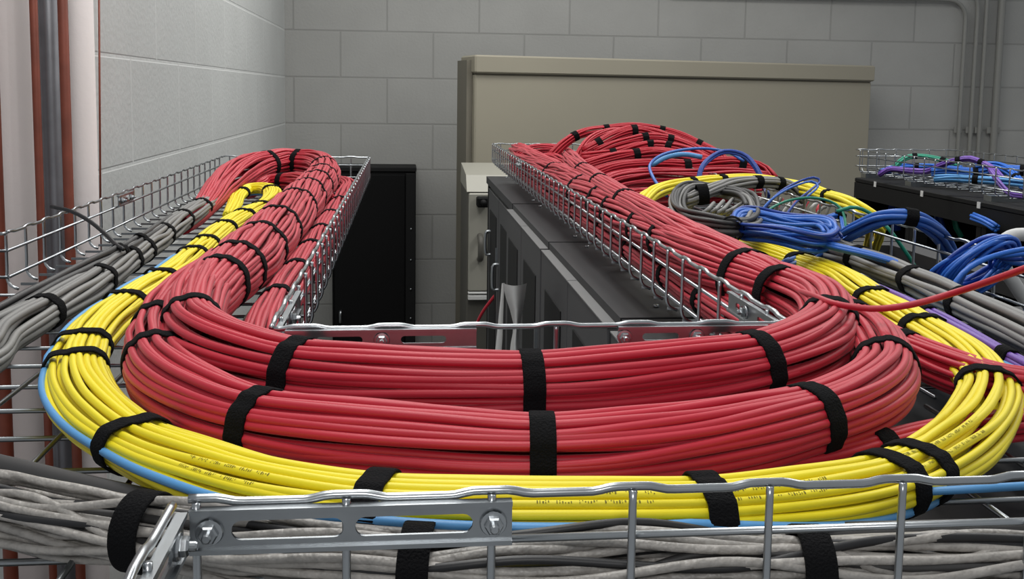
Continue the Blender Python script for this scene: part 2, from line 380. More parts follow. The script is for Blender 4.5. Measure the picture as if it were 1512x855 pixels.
bundle('blue_arch', 'blue cable bundle arching over the outer rail of the right tray',
  pz((1150,400,.018),(1195,378,.024),(1235,357,.036),(1270,336,.058),(1310,321,.074),(1345,321,.076),(1378,338,.062),(1398,365,.034),(1408,395,.0)), .0092, .0028, BLU, [(1342,320)], ds=.007, b=.0085)
bundle('blue_low', 'blue cables lying on the right grey bundle below the outer rail',
  pz((1165,345,.050),(1200,355,.048),(1240,366,.045),(1290,378,.042),(1340,394,.036),(1382,414,.026),(1412,436,.010)), .0062, .0020, BLU, [], ds=.008, b=.0042, inner=0)
bundle('yellow_loop', 'yellow cable bundle arching behind the grey coil and over the outer rail',
  pz((930,318,.030),(945,302,.042),(965,285,.050),(1005,273,.054),(1060,267,.056),(1110,266,.056),(1170,275,.056),(1225,291,.056),(1268,308,.052),(1292,326,.04),(1292,346,.015),(1285,370,-.03)), .0115, .0028, YEL,
  [(1020,271),(1068,266),(1225,291)], ds=.009, b=.0105)
bundle('grey_arch', 'grey cable bundle arching above the grey coil',
  pz((1010,312,.035),(1018,297,.055),(1045,283,.064),(1090,271,.068),(1130,269,.068),(1165,275,.060),(1190,295,.04)), .0095, .0027, LGRY, [(1121,269),(1148,271)], ds=.009)

# heap of red bundles at the far end of the right tray
def heap(key, label, pts, R, straps, m=DRED):
    bundle(key, label, pY(*pts), R, .0024, m, straps, ds=.014, sides=6, inner=.2, sw=.014, wander=.3)
heap('heap_a', 'red bundle forming the top rear arc of the far red heap', [(812,232,2.45),(834,211,2.46),(856,198,2.47),(896,191,2.48),(936,188,2.48),(978,193,2.47),(1007,202,2.46),(1034,214,2.44),(1060,228,2.42),(1080,246,2.4)], .0125, [(852,200),(896,191),(978,193),(1032,213)])
heap('heap_b', 'thin red bundle curving up the left end of the far red heap', [(852,262,2.28),(850,244,2.3),(858,222,2.32),(874,204,2.35),(905,194,2.38),(940,196,2.38)], .010, [])
heap('heap_c', 'red bundle slanting up just below the top arc of the far red heap', [(862,226,2.3),(890,211,2.3),(912,200,2.3),(936,194,2.3),(962,198,2.3),(990,207,2.28),(1020,222,2.25)], .0155, [(890,211),(933,195)])
heap('heap_d', 'red bundle through the middle of the far red heap, second under the top', [(880,226,2.2),(905,216,2.2),(928,210,2.2),(955,204,2.2),(990,207,2.2),(1022,218,2.18),(1050,232,2.15)], .0125, [(952,204),(991,207)])
heap('heap_e', 'red bundle through the middle of the far red heap, with a sagging left half', [(858,232,2.12),(880,230,2.12),(905,227,2.12),(941,218,2.12),(965,214,2.12),(990,217,2.1),(1020,225,2.08),(1050,240,2.05)], .0115, [(904,227),(962,214),(988,217)])
heap('heap_f', 'long red bundle low in the far red heap, above the widest one', [(862,246,2.02),(885,239,2.02),(910,233,2.02),(936,229,2.02),(970,226,2.02),(1005,231,2.0),(1045,238,1.98),(1090,248,1.96)], .0130, [(936,229)])
heap('heap_g', 'widest red bundle across the front of the far red heap', [(872,262,1.86),(900,253,1.87),(935,248,1.88),(978,246,1.88),(1018,247,1.88),(1060,244,1.88),(1092,244,1.88),(1125,254,1.86),(1140,270,1.84)], .0165, [(1016,247),(1092,244)])
heap('heap_h', 'red bundle along the foot of the far red heap', [(880,284,1.7),(905,270,1.72),(940,264,1.74),(980,263,1.75),(1030,264,1.76),(1090,262,1.78),(1130,268,1.78)], .0185, [], RED)
heap('heap_i', 'red bundle on the tray floor under the foot of the far red heap', [(870,296,1.55),(915,294,1.56),(960,291,1.58),(1010,288,1.6),(1070,284,1.62),(1120,282,1.62)], .0175, [], DRED)
heap('heap_j', 'red bundle spreading across the far left end of the right tray', [(764,232,2.6),(780,224,2.6),(805,221,2.58),(830,224,2.52),(846,236,2.4),(856,254,2.25),(868,272,2.05)], .0165, [], RED)
heap('heap_k', 'red bundle lying between the right rail and the far heap', [(790,238,2.45),(812,236,2.42),(832,243,2.3),(848,258,2.15),(862,275,1.95)], .0165, [(838,250)], RED)

# ------------------------------------------------------------------ single cables and coils
def cable(label, pts, r, m, name='loose_cable', ds=.008, sides=8, cat='cable', group=None):
    p, s = catmull(pts, ds); V, Fc = tube_geo(p, r, sides)
    o = link(name, V, Fc, m); thing(name, label, cat, o=o, group=group); return o
cable('single red cable crossing over the yellow and grey bundles on the right',
      pz((1165,425,.045),(1200,436,.058),(1240,450,.060),(1290,456,.060),(1345,450,.065),(1410,432,.075),(1470,412,.09),(1560,380,.11)), .0021, RED)
cable('thick charcoal cable on the mesh floor behind the front grey bundle',
      pz(('w',-.92,.52,.008),('w',-.5,.52,.008),(-150,660,.008),(0,690,.008),(90,712,.008),(190,735,.008),(330,764,.008),(600,784,.007),(900,794,.008),(1230,792,.014),(1400,789,.018),(1650,782,.018)), .0062, DGRY)
cable('light blue cable leaving the yellow bundle toward the right edge behind the front rail',
      pz((1240,745,.014),(1300,735,.016),(1370,726,.02),(1440,722,.024),(1600,712,.026)), .0019, LBLU)
cable('thin black lead draped over the outer rail of the left tray',
      [PY(76,305,1.12), PY(105,312,1.1), PY(130,325,1.08), PY(155,345,1.05), PY(172,362,1.02), PY(182,368,1.0)], .0022, BLKC)
cable('red cable hanging down beside the far rack row', [PY(742,424,2.45),PY(728,440,2.46),PY(712,462,2.48),PY(702,485,2.5),PY(697,520,2.5),PY(697,600,2.5)], .004, RED)
cable('thin blue cable in a wide loop over the far red heap',
      [PY(985,290,1.5),PY(966,265,1.55),PY(960,243,1.6),PY(975,230,1.62),PY(1010,221,1.65),PY(1050,220,1.68),PY(1078,226,1.68),PY(1098,238,1.66)], .0026, BLU)
bundle('dark_blue_arc', 'dark blue cables arching over the right end of the far red heap',
      pY((1032,276,1.6),(1034,252,1.62),(1046,236,1.64),(1070,224,1.65),(1098,229,1.64),(1115,246,1.62),(1126,268,1.6),(1134,290,1.56)), .0048, .0024, DBLU, [], ds=.01, inner=0)
cable('pale blue cable bent into a low arc across the widest red bundle',
      [PY(962,244,1.72),PY(985,232,1.72),PY(1010,228,1.72),PY(1036,232,1.72)], .0045, LBLU)
cable('thin blue lead rising in a narrow loop left of the blue arch',
      [PY(1105,335,1.25),PY(1125,312,1.26),PY(1150,285,1.28),PY(1180,268,1.3),PY(1203,262,1.3),PY(1211,266,1.3),PY(1200,278,1.28),PY(1178,296,1.26),PY(1160,318,1.24)], .0017, DBLU)
cable('second thin blue lead crossing inside the narrow loop',
      [PY(1118,318,1.22),PY(1140,294,1.24),PY(1170,276,1.26),PY(1200,268,1.27),PY(1208,274,1.26),PY(1190,292,1.24)], .0015, BLU)
cable('thin teal lead arching low over the blue hank',
      [PY(1112,332,1.16),PY(1135,310,1.18),PY(1165,296,1.2),PY(1200,292,1.2),PY(1230,299,1.2),PY(1243,310,1.19),PY(1250,340,1.16)], .0017, GRN)
cable('teal lead drooping through the outer rail below the blue arch',
      [PY(1236,312,1.12),PY(1262,306,1.12),PY(1290,318,1.12),PY(1312,338,1.1),PY(1330,362,1.1),PY(1350,392,1.1),PY(1365,430,1.1)], .0022, GRN)
bundle('blue_drop', 'blue leads dropping beside the near end of the yellow arch',
      pY((1205,330,1.2),(1222,322,1.2),(1240,318,1.2),(1246,335,1.18),(1250,362,1.14)), .0042, .0022, BLU, [(1241,318)], ds=.008, inner=0)

def coil(name, label, mats, centre_fn, n_each, r, parent_loc, jitter, turns_pts=40):
    root = thing(name, label, 'coil', parent_loc)
    for m, n in zip(mats, n_each):
        pts = []
        for k in range(n):
            ph0 = rng.uniform(-.3, .3); j = rng.normal(size=4)*jitter
            for a in np.linspace(0, 2*PI, turns_pts, endpoint=False):
                f = (k+a/(2*PI))/n
                pts.append(centre_fn(a+ph0*0, j, f))
        pts = np.array(pts)
        # soften the seam between turns
        for _ in range(3): pts[1:-1] = (pts[:-2]+2*pts[1:-1]+pts[2:])/4
        p, s = catmull(pts[::2], .006); V, Fc = tube_geo(p, r, 7); link('cable', V, Fc, m, root)
    return root
def flat_loop(cx, cy, ax, ay, z, rise=0.0):
    c = P(cx, cy, z); ex = P(cx+ax, cy+ax*.12, z)-c; ey = P(cx, cy-ay, z)-c
    def fn(a, j, f):
        w = 1+.10*j[0]
        return c+ex*math.cos(a)*w+ey*math.sin(a)*(1+.12*j[1])+np.array([0, 0, .006*j[2]+rise*math.sin(a)+.004*math.sin(3*a+j[3])])
    return fn
def band(parent, c, axis, w, r, m=STRAP, squash=1.0):
    axis = np.array(axis, float); axis /= np.linalg.norm(axis)
    n = np.cross(axis, (0, 0, 1.0)); n /= np.linalg.norm(n); b_ = np.cross(n, axis)
    a = np.linspace(0, 2*PI, 20, endpoint=False)
    offs = np.stack([np.cos(a)*r*squash, np.sin(a)*r], 1)
    strap_mesh(parent, np.asarray(c), axis, n, b_, offs, .003, width=w)
g = coil('cable_coil', 'coil of grey and charcoal cable lying under the yellow arch', [LGRY, DGRY, LGRY, DGRY],
     flat_loop(1054, 305, 60, 20, .055, .005), [4, 6, 3, 5], .0027, P(1056, 308, .03), .8)
cc = P(1034, 290, .062); band(g, P(1037, 287, .064), ray(1, 0)-ray(0, .12), .014, .010)
b2 = coil('cable_coil', 'hank of blue cable lying flat in the right tray, in front of the grey coil', [BLU, BLU, BLU, DBLU],
     flat_loop(1156, 336, 76, 12.5, .052, 0.0), [6, 6, 5, 5], .0021, P(1158, 342, .03), .9)
band(b2, P(1080, 338, .052), P(1080, 330, .052)-P(1080, 345, .052), .010, .010)
# coil of blue cable hanging on the outer rail
c3 = PY(1440, 390, .84)
def hang(a, j, f):
    x = (.028+.010*f+.004*j[0])*math.cos(a); z = (.027+.004*j[1])*math.sin(a)
    return c3+np.array([x+.010*math.sin(a)+.004*j[2], .022*math.cos(a+.9)+.008*j[3], z-.004])
b3 = coil('cable_coil', 'coil of blue cable draped over the outer rail near the white conduit', [BLU, BLU, DBLU], hang, [6, 5, 5], .0018, c3-np.array([0, 0, .03]), 1.0)
for k in range(4):
    yy = .80+.012*k
    cable('blue cable of the group leaving the draped coil toward the right edge', [PY(1398+4*k, 440-2*k, yy),PY(1420+5*k, 405-6*k, yy),PY(1450+5*k,385-4*k,yy),PY(1490,372+8*k-k*3,yy),PY(1560,362+9*k,yy)], .0024, [BLU, BLU, DBLU, BLU][k], group='blue cables leaving the draped coil')
# loose ends in the tray beyond the coils
for k in range(7):
    x0 = 1140+13*k; yy = 1.45+.02*(k % 3)
    cable('pale loose cable end poking up between the grey coil and the outer rail', [PY(x0, 322, yy),PY(x0+6, 306+3*(k%2), yy),PY(x0+14+3*(k%3), 292+6*(k%3), yy)], .0026, [LGRY, WHT, LGRY][k % 3], name='loose_cable', group='loose cable ends beyond the blue hank')
for k in range(4):
    x0 = 1150+20*k
    cable('short red cable end poking up between the grey coil and the outer rail', [PY(x0, 326, 1.5),PY(x0-3, 310, 1.5),PY(x0+5, 294+4*(k%2), 1.52)], .0028, DRED, name='loose_cable', group='red cable ends beyond the blue hank')
for k in range(6):
    x0 = 1030+11*k
    cable('short grey cable end inside the grey coil', [P(x0, 318-2*(k%2), .045),P(x0+12, 312, .052),P(x0+24+3*k, 300-3*(k%3), .058)], .0026, LGRY, name='loose_cable', group='cable ends inside the grey coil')
# white conduit elbow
pts = [PY(1575,352,.93),PY(1530,348,.93),PY(1500,347,.93),PY(1484,355,.93),PY(1479,374,.93),PY(1484,396,.93),PY(1497,418,.93),PY(1516,446,.93),PY(1545,490,.93)]
cable('white corrugated conduit bent in an elbow at the right edge', pts, .0068, WHT, name='conduit', cat='conduit', sides=16, ds=.004)

# ------------------------------------------------------------------ wire mesh cable trays
WR = .00150; ZT, ZM, ZL = .053, .0365, .011
def wavy(p0, p1, at, amp=.0015, half=.009, z=ZT):
    p0 = np.array(p0, float); p1 = np.array(p1, float); L = np.linalg.norm(p1-p0); n = max(6, int(L/.003)); u = np.linspace(0, L, n)
    zz = np.zeros(n)
    for a in at: zz = np.maximum(zz, np.clip(1.6-np.abs(u-a)/half, 0, 1))
    zz = zz*zz*(3-2*zz)
    p = p0+(p1-p0)*(u/L)[:, None]; p[:, 2] += amp*zz; return p
def rail(parent, p0, p1, inward, step=.05, start=.02, bend=True, top=ZT, mid=ZM, low=ZL, r=WR, base=0.0):
    """side of a wire tray: wavy top wire, middle and low wires, and upright wires rounding into the floor"""
    p0 = np.array([*p0, 0.0]); p1 = np.array([*p1, 0.0]); L = np.linalg.norm(p1-p0); d = (p1-p0)/L
    inw = np.array([*inward, 0.0]); at = np.arange(start, L, step)
    z = np.array([0, 0, 1.0])
    V, Fc = tube_geo(wavy(p0+z*(base+top), p1+z*(base+top), at), r*1.12, 8); link('top_wire', V, Fc, ZINC, parent)
    for h in (mid, low):
        V, Fc = tube_geo(np.array([p0+z*(base+h)+inw*(.0 if h != low else .0005), p1+z*(base+h)]), r, 8); link('side_wire', V, Fc, ZINC, parent)
    for a in at:
        q = p0+d*a - inw*r*1.8
        pl = [q+z*(base+top+.001), q+z*(base+.02), q+z*(base+.008), q+inw*.003+z*(base+.0018), q+inw*.010+z*(base-WR)]
        V, Fc = tube_geo(catmull(pl, .004)[0], r, 8); link('upright_wire', V, Fc, ZINC, parent)
    return at
def floor_grid(parent, x0, x1, y0, y1, along='y', step=.05, other=.05, off=0.0, z=0.0):
    V, Fc = [], []
    n = int((y1-y0-off)/step)+1
    if along == 'y':
        for k in range(n): tube_geo(np.array([(x0, y0+off+k*step, z-WR), (x1, y0+off+k*step, z-WR)]), WR, 6, V, Fc)
        m_ = max(2, int(round((x1-x0)/other)))
        for k in range(1, m_): x = x0+(x1-x0)*k/m_; tube_geo(np.array([(x, y0, z+WR*.6), (x, y1, z+WR*.6)]), WR, 6, V, Fc)
    else:
        m_ = int((x1-x0-off)/step)+1
        for k in range(m_): x = x0+off+k*step; tube_geo(np.array([(x, y0, z-WR), (x, y1, z-WR)]), WR, 6, V, Fc)
        n_ = max(2, int(round((y1-y0)/other)))
        for k in range(1, n_): y = y0+(y1-y0)*k/n_; tube_geo(np.array([(x0, y, z+WR*.6), (x1, y, z+WR*.6)]), WR, 6, V, Fc)
    link('floor_grid', V, Fc, ZINCD, parent)
def frame_from(d, out):
    d = np.array([*d, 0.0]); d /= np.linalg.norm(d); o = np.array([*out, 0.0]); o /= np.linalg.norm(o); return d, o
def splice(parent, p, d, out, length, zc=.0446, h=.0130, slots=True, bolts=(.1, .9), sl=.0022, cuts=((.0, .16), (.40, .60), (.84, 1.0))):
    """slotted splice plate on the rail: rounded slots, folded lips, carriage bolts with nuts"""
    d, o = frame_from(d, out); p = np.array([*p, zc]); z = np.array([0, 0, 1.0]); t = .0012
    V, Fc = [], []
    def quad_box(u0, u1, v0, v1, w0, w1):
        k = len(V)
        for w in (w0, w1):
            for u, v in ((u0, v0), (u1, v0), (u1, v1), (u0, v1)): V.append(p+d*u+z*v+o*w)
        for f in ((0,3,2,1),(4,5,6,7),(0,1,5,4),(1,2,6,5),(2,3,7,6),(3,0,4,7)): Fc.append(tuple(k+i for i in f))
    hh = h/2
    if slots:
        quad_box(0, length, sl, hh, 0, t); quad_box(0, length, -hh, -sl, 0, t)
        for a, b_ in cuts:
            quad_box(a*length, b_*length, -sl, sl, 0, t)
        # rounded slot ends
        for a, sg in ((cuts[0][1], 1), (cuts[1][0], -1), (cuts[1][1], 1), (cuts[2][0], -1)):
            k = len(V); u = a*length
            n = 8
            for w in (0, t):
                V.append(p+d*u+z*sl+o*w); V.append(p+d*u-z*sl+o*w)
                for i in range(n+1):
                    an = PI/2-PI*i/n
                    V.append(p+d*(u+sg*(sl-sl*math.cos(an)*1.0))+z*sl*math.sin(an)+o*w)
            m_ = n+3
            for half in (0, 1):
                b0 = k+half*m_
                for i in range(n//2): Fc.append((b0, b0+2+i, b0+3+i))
                for i in range(n//2, n): Fc.append((b0+1, b0+2+i, b0+3+i))
    else:
        quad_box(0, length, -hh, hh, 0, t)
    quad_box(0, length, hh-.0008, hh+.0008, -t, t*2.2)               # folded lips
    quad_box(0, length, -hh-.0008, -hh+.0008, -t, t*2.2)
    pl = link('splice_plate', V, Fc, ZINCD, parent, smooth=False)
    for bf in bolts:
        c = p+d*(bf*length)+o*t
        W = []; G = []
        def disc(profile, n):
            k = len(W)
            for (r_, w) in profile:
                for i in range(n): W.append(c+d*r_*math.cos(2*PI*i/n)+z*r_*math.sin(2*PI*i/n)+o*w)
            for q in range(len(profile)-1):
                for i in range(n): j = (i+1) % n; G.append((k+q*n+i, k+q*n+j, k+(q+1)*n+j, k+(q+1)*n+i))
            G.append(tuple(k+(len(profile)-1)*n+i for i in range(n)))
        disc([(.0046, 0), (.0048, .0006), (.0044, .0013), (.0030, .0015)], 20)
        disc([(.0034, .0012), (.0034, .0034), (.0028, .0041)], 6)
        disc([(.0017, .0035), (.0017, .0060), (.0012, .0066)], 12)
        link('bolt', W, G, ZINC, pl, smooth=False)
    return pl

YF, YB = .335, .585
XL0, XL1 = -.378, -.079
XR0, XR1 = .238, .547
# front tray
tr = thing('cable_tray', 'zinc wire mesh tray section crossing the foreground', 'cable tray', (.1, .48, 0))
rail(tr, (-.073, YF), (.70, YF), (0, 1), start=.003)
rail(tr, (XL1+.002, YB), (XR0+.004, YB), (0, -1), start=.018)
floor_grid(tr, XL1+.004, .75, YF, YB, along='x', off=.004)
splice(tr, (-.072, YF-.0030), (1, 0), (0, -1), .109, bolts=(.06, .94), h=.0140, sl=.0034, cuts=((.0, .125), (.47, .505), (.875, 1.0)))
splice(tr, (-.070, YB-.0030), (1, 0), (0, -1), .112, bolts=(.50,), zc=.0468, h=.0112)
splice(tr, (.128, YB-.0030), (1, 0), (0, -1), .094, bolts=(.04, .52), zc=.0468, h=.0112)
# left tray
tl = thing('cable_tray', 'zinc wire mesh tray section running back on the left', 'cable tray', (-.235, 1.3, 0))
rail(tl, (XL1, YB+.004), (XL1, 2.12), (-1, 0), start=.024)
rail(tl, (XL0, 0.986), (XL0, 2.12), (1, 0), start=.003)
rail(tl, (XL0, 2.12), (XL1, 2.12), (0, -1), start=.012)
floor_grid(tl, XL0, XL1, .985, 2.12, along='y', off=.03, other=.055)
splice(tl, (XL1+.003, YB+.010), (0, 1), (1, 0), .11, bolts=(.1, .5))
splice(tl, (XL0+.0035, 1.34), (0, 1), (1, 0), .07, bolts=(.2, .8))
# left crossing
tx = thing('cable_tray', 'zinc wire mesh tray section at the left foreground corner', 'cable tray', (-.4, .6, 0))
rail(tx, (-.95, 0.984), (XL0-.001, 0.984), (0, -1), start=.03)
rail(tx, (XL1+.001, .12), (XL1+.001, YF-.002), (-1, 0), start=.02)
floor_grid(tx, XL0-.53, XL1, .10, .982, along='y', off=.01, other=.055)
splice(tx, (XL1+.004, YF-.105), (0, 1), (1, 0), .10, bolts=(.45, .9))
# right tray
trr = thing('cable_tray', 'zinc wire mesh tray section running back on the right', 'cable tray', (.38, 1.5, 0))
rail(trr, (XR0, YB+.004), (XR0, 2.72), (1, 0), start=.03)
rail(trr, (XR1, .70), (XR1, 2.72), (-1, 0), start=.02)
rail(trr, (XR0, 2.72), (XR1, 2.72), (0, -1), start=.02)
floor_grid(trr, XR0, XR1, YB+.01, 2.72, along='y', off=.03, other=.055)
splice(trr, (XR0-.003, YB+.008), (0, 1), (-1, 0), .10, bolts=(.15, .62))
splice(trr, (XR0-.003, 2.02), (0, 1), (-1, 0), .07, bolts=(.3, .7))

# ------------------------------------------------------------------ rack rows
ZR = -.034
def rack(label, y0, y1, doors, handles=(), group=None):
    x0 = .218; x1 = .80
    t = thing('equipment_rack', label, 'equipment rack', ((x0+x1)/2, (y0+y1)/2, -2.2))
    span('rack_body', x0+.022, x1, y0+.002, y1-.002, -2.2, ZR-.06, BLACK, t)
    V, Fc = [], []
    def fr(a, b_, c, d): box_geo(((a+b_)/2, (c+d)/2, ZR-.009), (b_-a, d-c, .018), V, Fc)
    ya, yb = y0+.0015, y1-.0015; xo = .47
    fr(x0, xo, ya, yb); fr(xo, x1, ya, ya+.035); fr(xo, x1, yb-.035, yb); fr(x1-.05, x1, ya+.035, yb-.035)
    link('top_panel', V, Fc, RACKT, t, smooth=False)
    for y in (y0+.004, y1-.022): span('post', x0+.004, x0+.03, y, y+.018, -2.2, ZR-.0185, BLACK2, t, .002)
    for (a, b_, zt, off) in doors:
        dr = span('door', x0-.012+off, x0+.006+off, a+.0015, b_-.0015, -2.0, zt, RACKD, t, .0015)
        span('door_top_edge_lit', x0-.013+off, x0+.006+off, a+.0015, b_-.0015, zt, zt+.0015, RACKE, dr)  # thin pale strip, paints the lit top of the door
        span('inset_panel', x0-.0135+off, x0-.0118+off, a+.05, b_-.05, -1.9, zt-.05, BLACK2, dr)
        span('latch', x0-.017+off, x0-.0118+off, a+.018, a+.026, zt-.16, zt-.12, ZINCD, dr)
    for (y, z) in handles:
        V, Fc = [], []
        tube_geo(catmull([(x0+.012, y, z), (x0-.008, y, z), (x0-.010, y, z-.01), (x0-.010, y, z-.05), (x0-.008, y, z-.06), (x0+.012, y, z-.06)], .006)[0], .004, 8, V, Fc)
        link('handle', V, Fc, ZINCD, t)
    for yy in (y0+.05, y1-.05):
        V, Fc = tube_geo(np.array([(x0+.05, yy, ZR-.001), (x0+.05, yy, ZR+.003)]), .003, 8); link('screw', V, Fc, ZINCD, t)
    return t
rack('black equipment rack at the far end of the row under the right tray', 2.03, 2.70, [(2.06, 2.36, ZR-.03, .016), (2.37, 2.66, ZR-.03, .016)], [(2.36, -.22), (2.58, -.17)])
rack('black equipment rack with grey double doors, second from the far end of the row', 1.50, 2.02, [(1.76, 2.02, ZR-.012, 0), (1.50, 1.76, ZR-.012, 0)])
rack('black equipment rack with grey double doors, nearer than the other pair', .98, 1.495, [(1.24, 1.49, ZR-.012, 0), (.985, 1.24, ZR-.012, 0)])
rack('near end rack of the black row, mostly hidden by the inner front rail', .32, .975, [(.65, .97, ZR-.012, 0), (.33, .65, ZR-.012, 0)])
# white sheet hanging at the rack doors
V, Fc = [], []
rows = [(418,742,778),(424,743,777),(440,747,775),(458,753,772),(478,758,768),(492,757,766),(508,754,767),(530,752,770),(600,748,772)]
for i, (y, xa, xb) in enumerate(rows):
    for k in range(9):
        u = k/8; q = PY(xa+(xb-xa)*u, y+4*math.sin(PI*u)*(1 if i < 3 else 0), 1.42-.03*math.sin(PI*u)); V.append(q)
for i in range(len(rows)-1):
    for k in range(8): Fc.append((i*9+k, i*9+k+1, (i+1)*9+k+1, (i+1)*9+k))
rows2 = [(418,741,745),(440,739,744),(470,736,743),(500,733,742),(530,730,740),(600,726,737)]
sh = thing('plastic_sheet', 'white plastic sheet hanging narrowed in front of the rack doors', 'sheet', PY(755, 600, 1.42))
link('sheet', V, Fc, WHT, sh)
V, Fc = [], []
for (y, xa, xb) in rows2:
    for k in range(3): V.append(PY(xa+(xb-xa)*k/2, y, 1.43-.006*math.sin(PI*k/2)))
for i in range(len(rows2)-1):
    for k in range(2): Fc.append((i*3+k, i*3+k+1, (i+1)*3+k+1, (i+1)*3+k))
link('tail', V, Fc, WHT, sh)

# right-hand rack row (open fronts)
X2 = PY(1262, 262, 2.66)[0]; Z2 = PY(1262, 262, 2.66)[2]
r2 = thing('open_rack_row', 'long black open rack at the far right with cables inside', 'equipment rack', (X2+.4, 2.2, -2.2))
y2a, y2b = 1.55, 2.66
span('top_panel', X2, X2+.7, y2a, y2b, Z2-.012, Z2, BLACK2, r2, .002)
span('back_panel', X2+.45, X2+.7, y2a, y2b, -2.2, Z2-.0125, BLACK, r2)
span('header_beam', X2, X2+.012, y2a, y2b, Z2-.055, Z2-.0125, BLACK2, r2)
for y in (2.645, 2.36, 2.34, 2.05, 2.03, 1.76, 1.56): span('post', X2+.002, X2+.04, y-.012, y+.006, -2.2, Z2-.0555, BLACK2, r2)
span('side_panel', X2+.041, X2+.449, y2b-.02, y2b, -2.2, Z2-.0125, BLACK, r2)
for (px, py) in ((1292,272),(1361,286),(1445,303)):
    q = PX(px, py, X2-.001); span('label_plate', X2-.0015, X2-.0002, q[1]-.006, q[1]+.006, q[2]-.007, q[2]+.007, WHT, r2)
def inrack(label, pts, r, m): cable(label, [np.array([X2+dx, PX(px, py, X2)[1], PX(px, py, X2)[2]]) for px, py, dx in pts], r, m, ds=.02)
inrack('dark blue cable hanging in the first bay of the right-hand rack', [(1290,278,.10),(1282,290,.09),(1276,300,.08),(1274,340,.1)], .010, DBLU)
inrack('green cable hanging in the first bay of the right-hand rack', [(1304,278,.10),(1300,290,.09),(1296,305,.08),(1294,345,.1)], .007, GRN)
inrack('dark blue cable hanging in the second bay of the right-hand rack', [(1352,292,.10),(1346,303,.09),(1340,314,.08),(1338,345,.1)], .010, DBLU)
inrack('green cable hanging in the second bay of the right-hand rack', [(1370,300,.10),(1366,312,.09),(1362,325,.08),(1362,350,.1)], .007, GRN)
bundle('rack_stub', 'short thick blue cable bundle poking out of the right-hand rack front',
   [np.array([X2-.02, PX(px, py, X2)[1], PX(px, py, X2)[2]]) for px, py in ((1450,320),(1460,324),(1472,329),(1484,337))], .010, .0035, BLU, [], ds=.02, inner=0)
# tray on the right-hand rack row
t4 = thing('cable_tray', 'zinc wire mesh tray on top of the far right rack', 'cable tray', (X2+.17, 2.2, Z2))
Zb = Z2+.016; zt4, zm4, zl4 = .060, .042, .014
rail(t4, (X2+.02, 1.6), (X2+.02, 2.70), (1, 0), start=.02, top=zt4, mid=zm4, low=zl4, base=Zb)
rail(t4, (X2+.32, 1.6), (X2+.32, 2.70), (-1, 0), start=.02, top=zt4, mid=zm4, low=zl4, base=Zb)
rail(t4, (X2+.02, 2.70), (X2+.32, 2.70), (0, -1), start=.02, top=zt4, mid=zm4, low=zl4, base=Zb)
floor_grid(t4, X2+.02, X2+.32, 1.6, 2.7, along='y', off=.02, z=Zb)
for y in (1.7, 2.05, 2.4, 2.65): box('support_bar', (X2+.17, y, (Z2+Zb)/2-.0015), (.30, .03, Zb-Z2-.003), ZINCD, t4)
def far(key, label, pts, R, m, straps): bundle(key, label, pY(*pts), R, .0031, m, straps, ds=.014, sides=6, inner=0, sw=.012)
far('far_green', 'green cable bundle arching over the far right tray', [(1318,250,2.5),(1325,243,2.5),(1334,235,2.5),(1347,231,2.5),(1370,232,2.48),(1394,237,2.45),(1415,245,2.42)], .0075, GRN, [(1347,231),(1394,237)])
far('far_purple', 'purple cable bundle arching over the far right tray', [(1298,258,2.5),(1312,250,2.48),(1342,252,2.42),(1370,253,2.38),(1389,244,2.34),(1415,236,2.3),(1431,234,2.28),(1447,239,2.26),(1464,248,2.22),(1478,262,2.15)], .0078, PUR, [(1415,236),(1447,239)])
far('far_blue_a', 'blue cable bundle lying behind the green arch in the far right tray', [(1300,254,2.6),(1328,247,2.6),(1350,246,2.58),(1380,247,2.55),(1420,250,2.5)], .0105, BLU, [(1350,246)])
far('far_blue_b', 'blue cable bundle under the purple arch in the far right tray', [(1375,253,2.36),(1400,252,2.34),(1437,255,2.3),(1470,251,2.28),(1520,252,2.24)], .0130, BLU, [(1437,255),(1505,252)])
far('far_blue_c', 'pale blue cable bundle lowest in the far right tray', [(1380,264,2.2),(1400,263,2.18),(1437,265,2.15),(1470,267,2.12),(1530,272,2.05)], .0095, LBLU, [(1437,265)])
far('far_blue_d', 'blue cable bundle at the right edge in the far right tray', [(1440,246,2.3),(1465,244,2.28),(1490,252,2.2),(1512,274,2.1),(1540,280,2.0)], .0105, BLU, [(1500,262)])
far('far_purple_b', 'purple cable bundle at the right edge in the far right tray', [(1462,250,2.1),(1474,268,2.05),(1492,286,2.0),(1512,290,1.95),(1550,296,1.9)], .006, PUR, [])

# ------------------------------------------------------------------ room shell and back-of-room things
YW = 4.4; XW = -.52
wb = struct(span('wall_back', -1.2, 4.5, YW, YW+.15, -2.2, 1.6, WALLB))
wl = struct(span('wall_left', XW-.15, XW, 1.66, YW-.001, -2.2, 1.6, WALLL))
wr = struct(span('wall_return', -2.2, XW-.151, 1.72, 1.87, -2.2, 1.6, WPAINT))
pl_ = struct(span('trim_1', -.60, XW-.0005, 1.60, 1.659, -2.2, 1.6, WPAINT, bev=.004))
fl = struct(span('floor', -2.2, 4.5, -1.5, YW+.15, -2.35, -2.2005, FLOORM))
V, Fc = [], []
tube_geo(np.array([PY(146, -40, 1.597), PY(149, 420, 1.597)]), .0016, 6, V, Fc); o = struct(link('trim_2', V, Fc, COPPER))

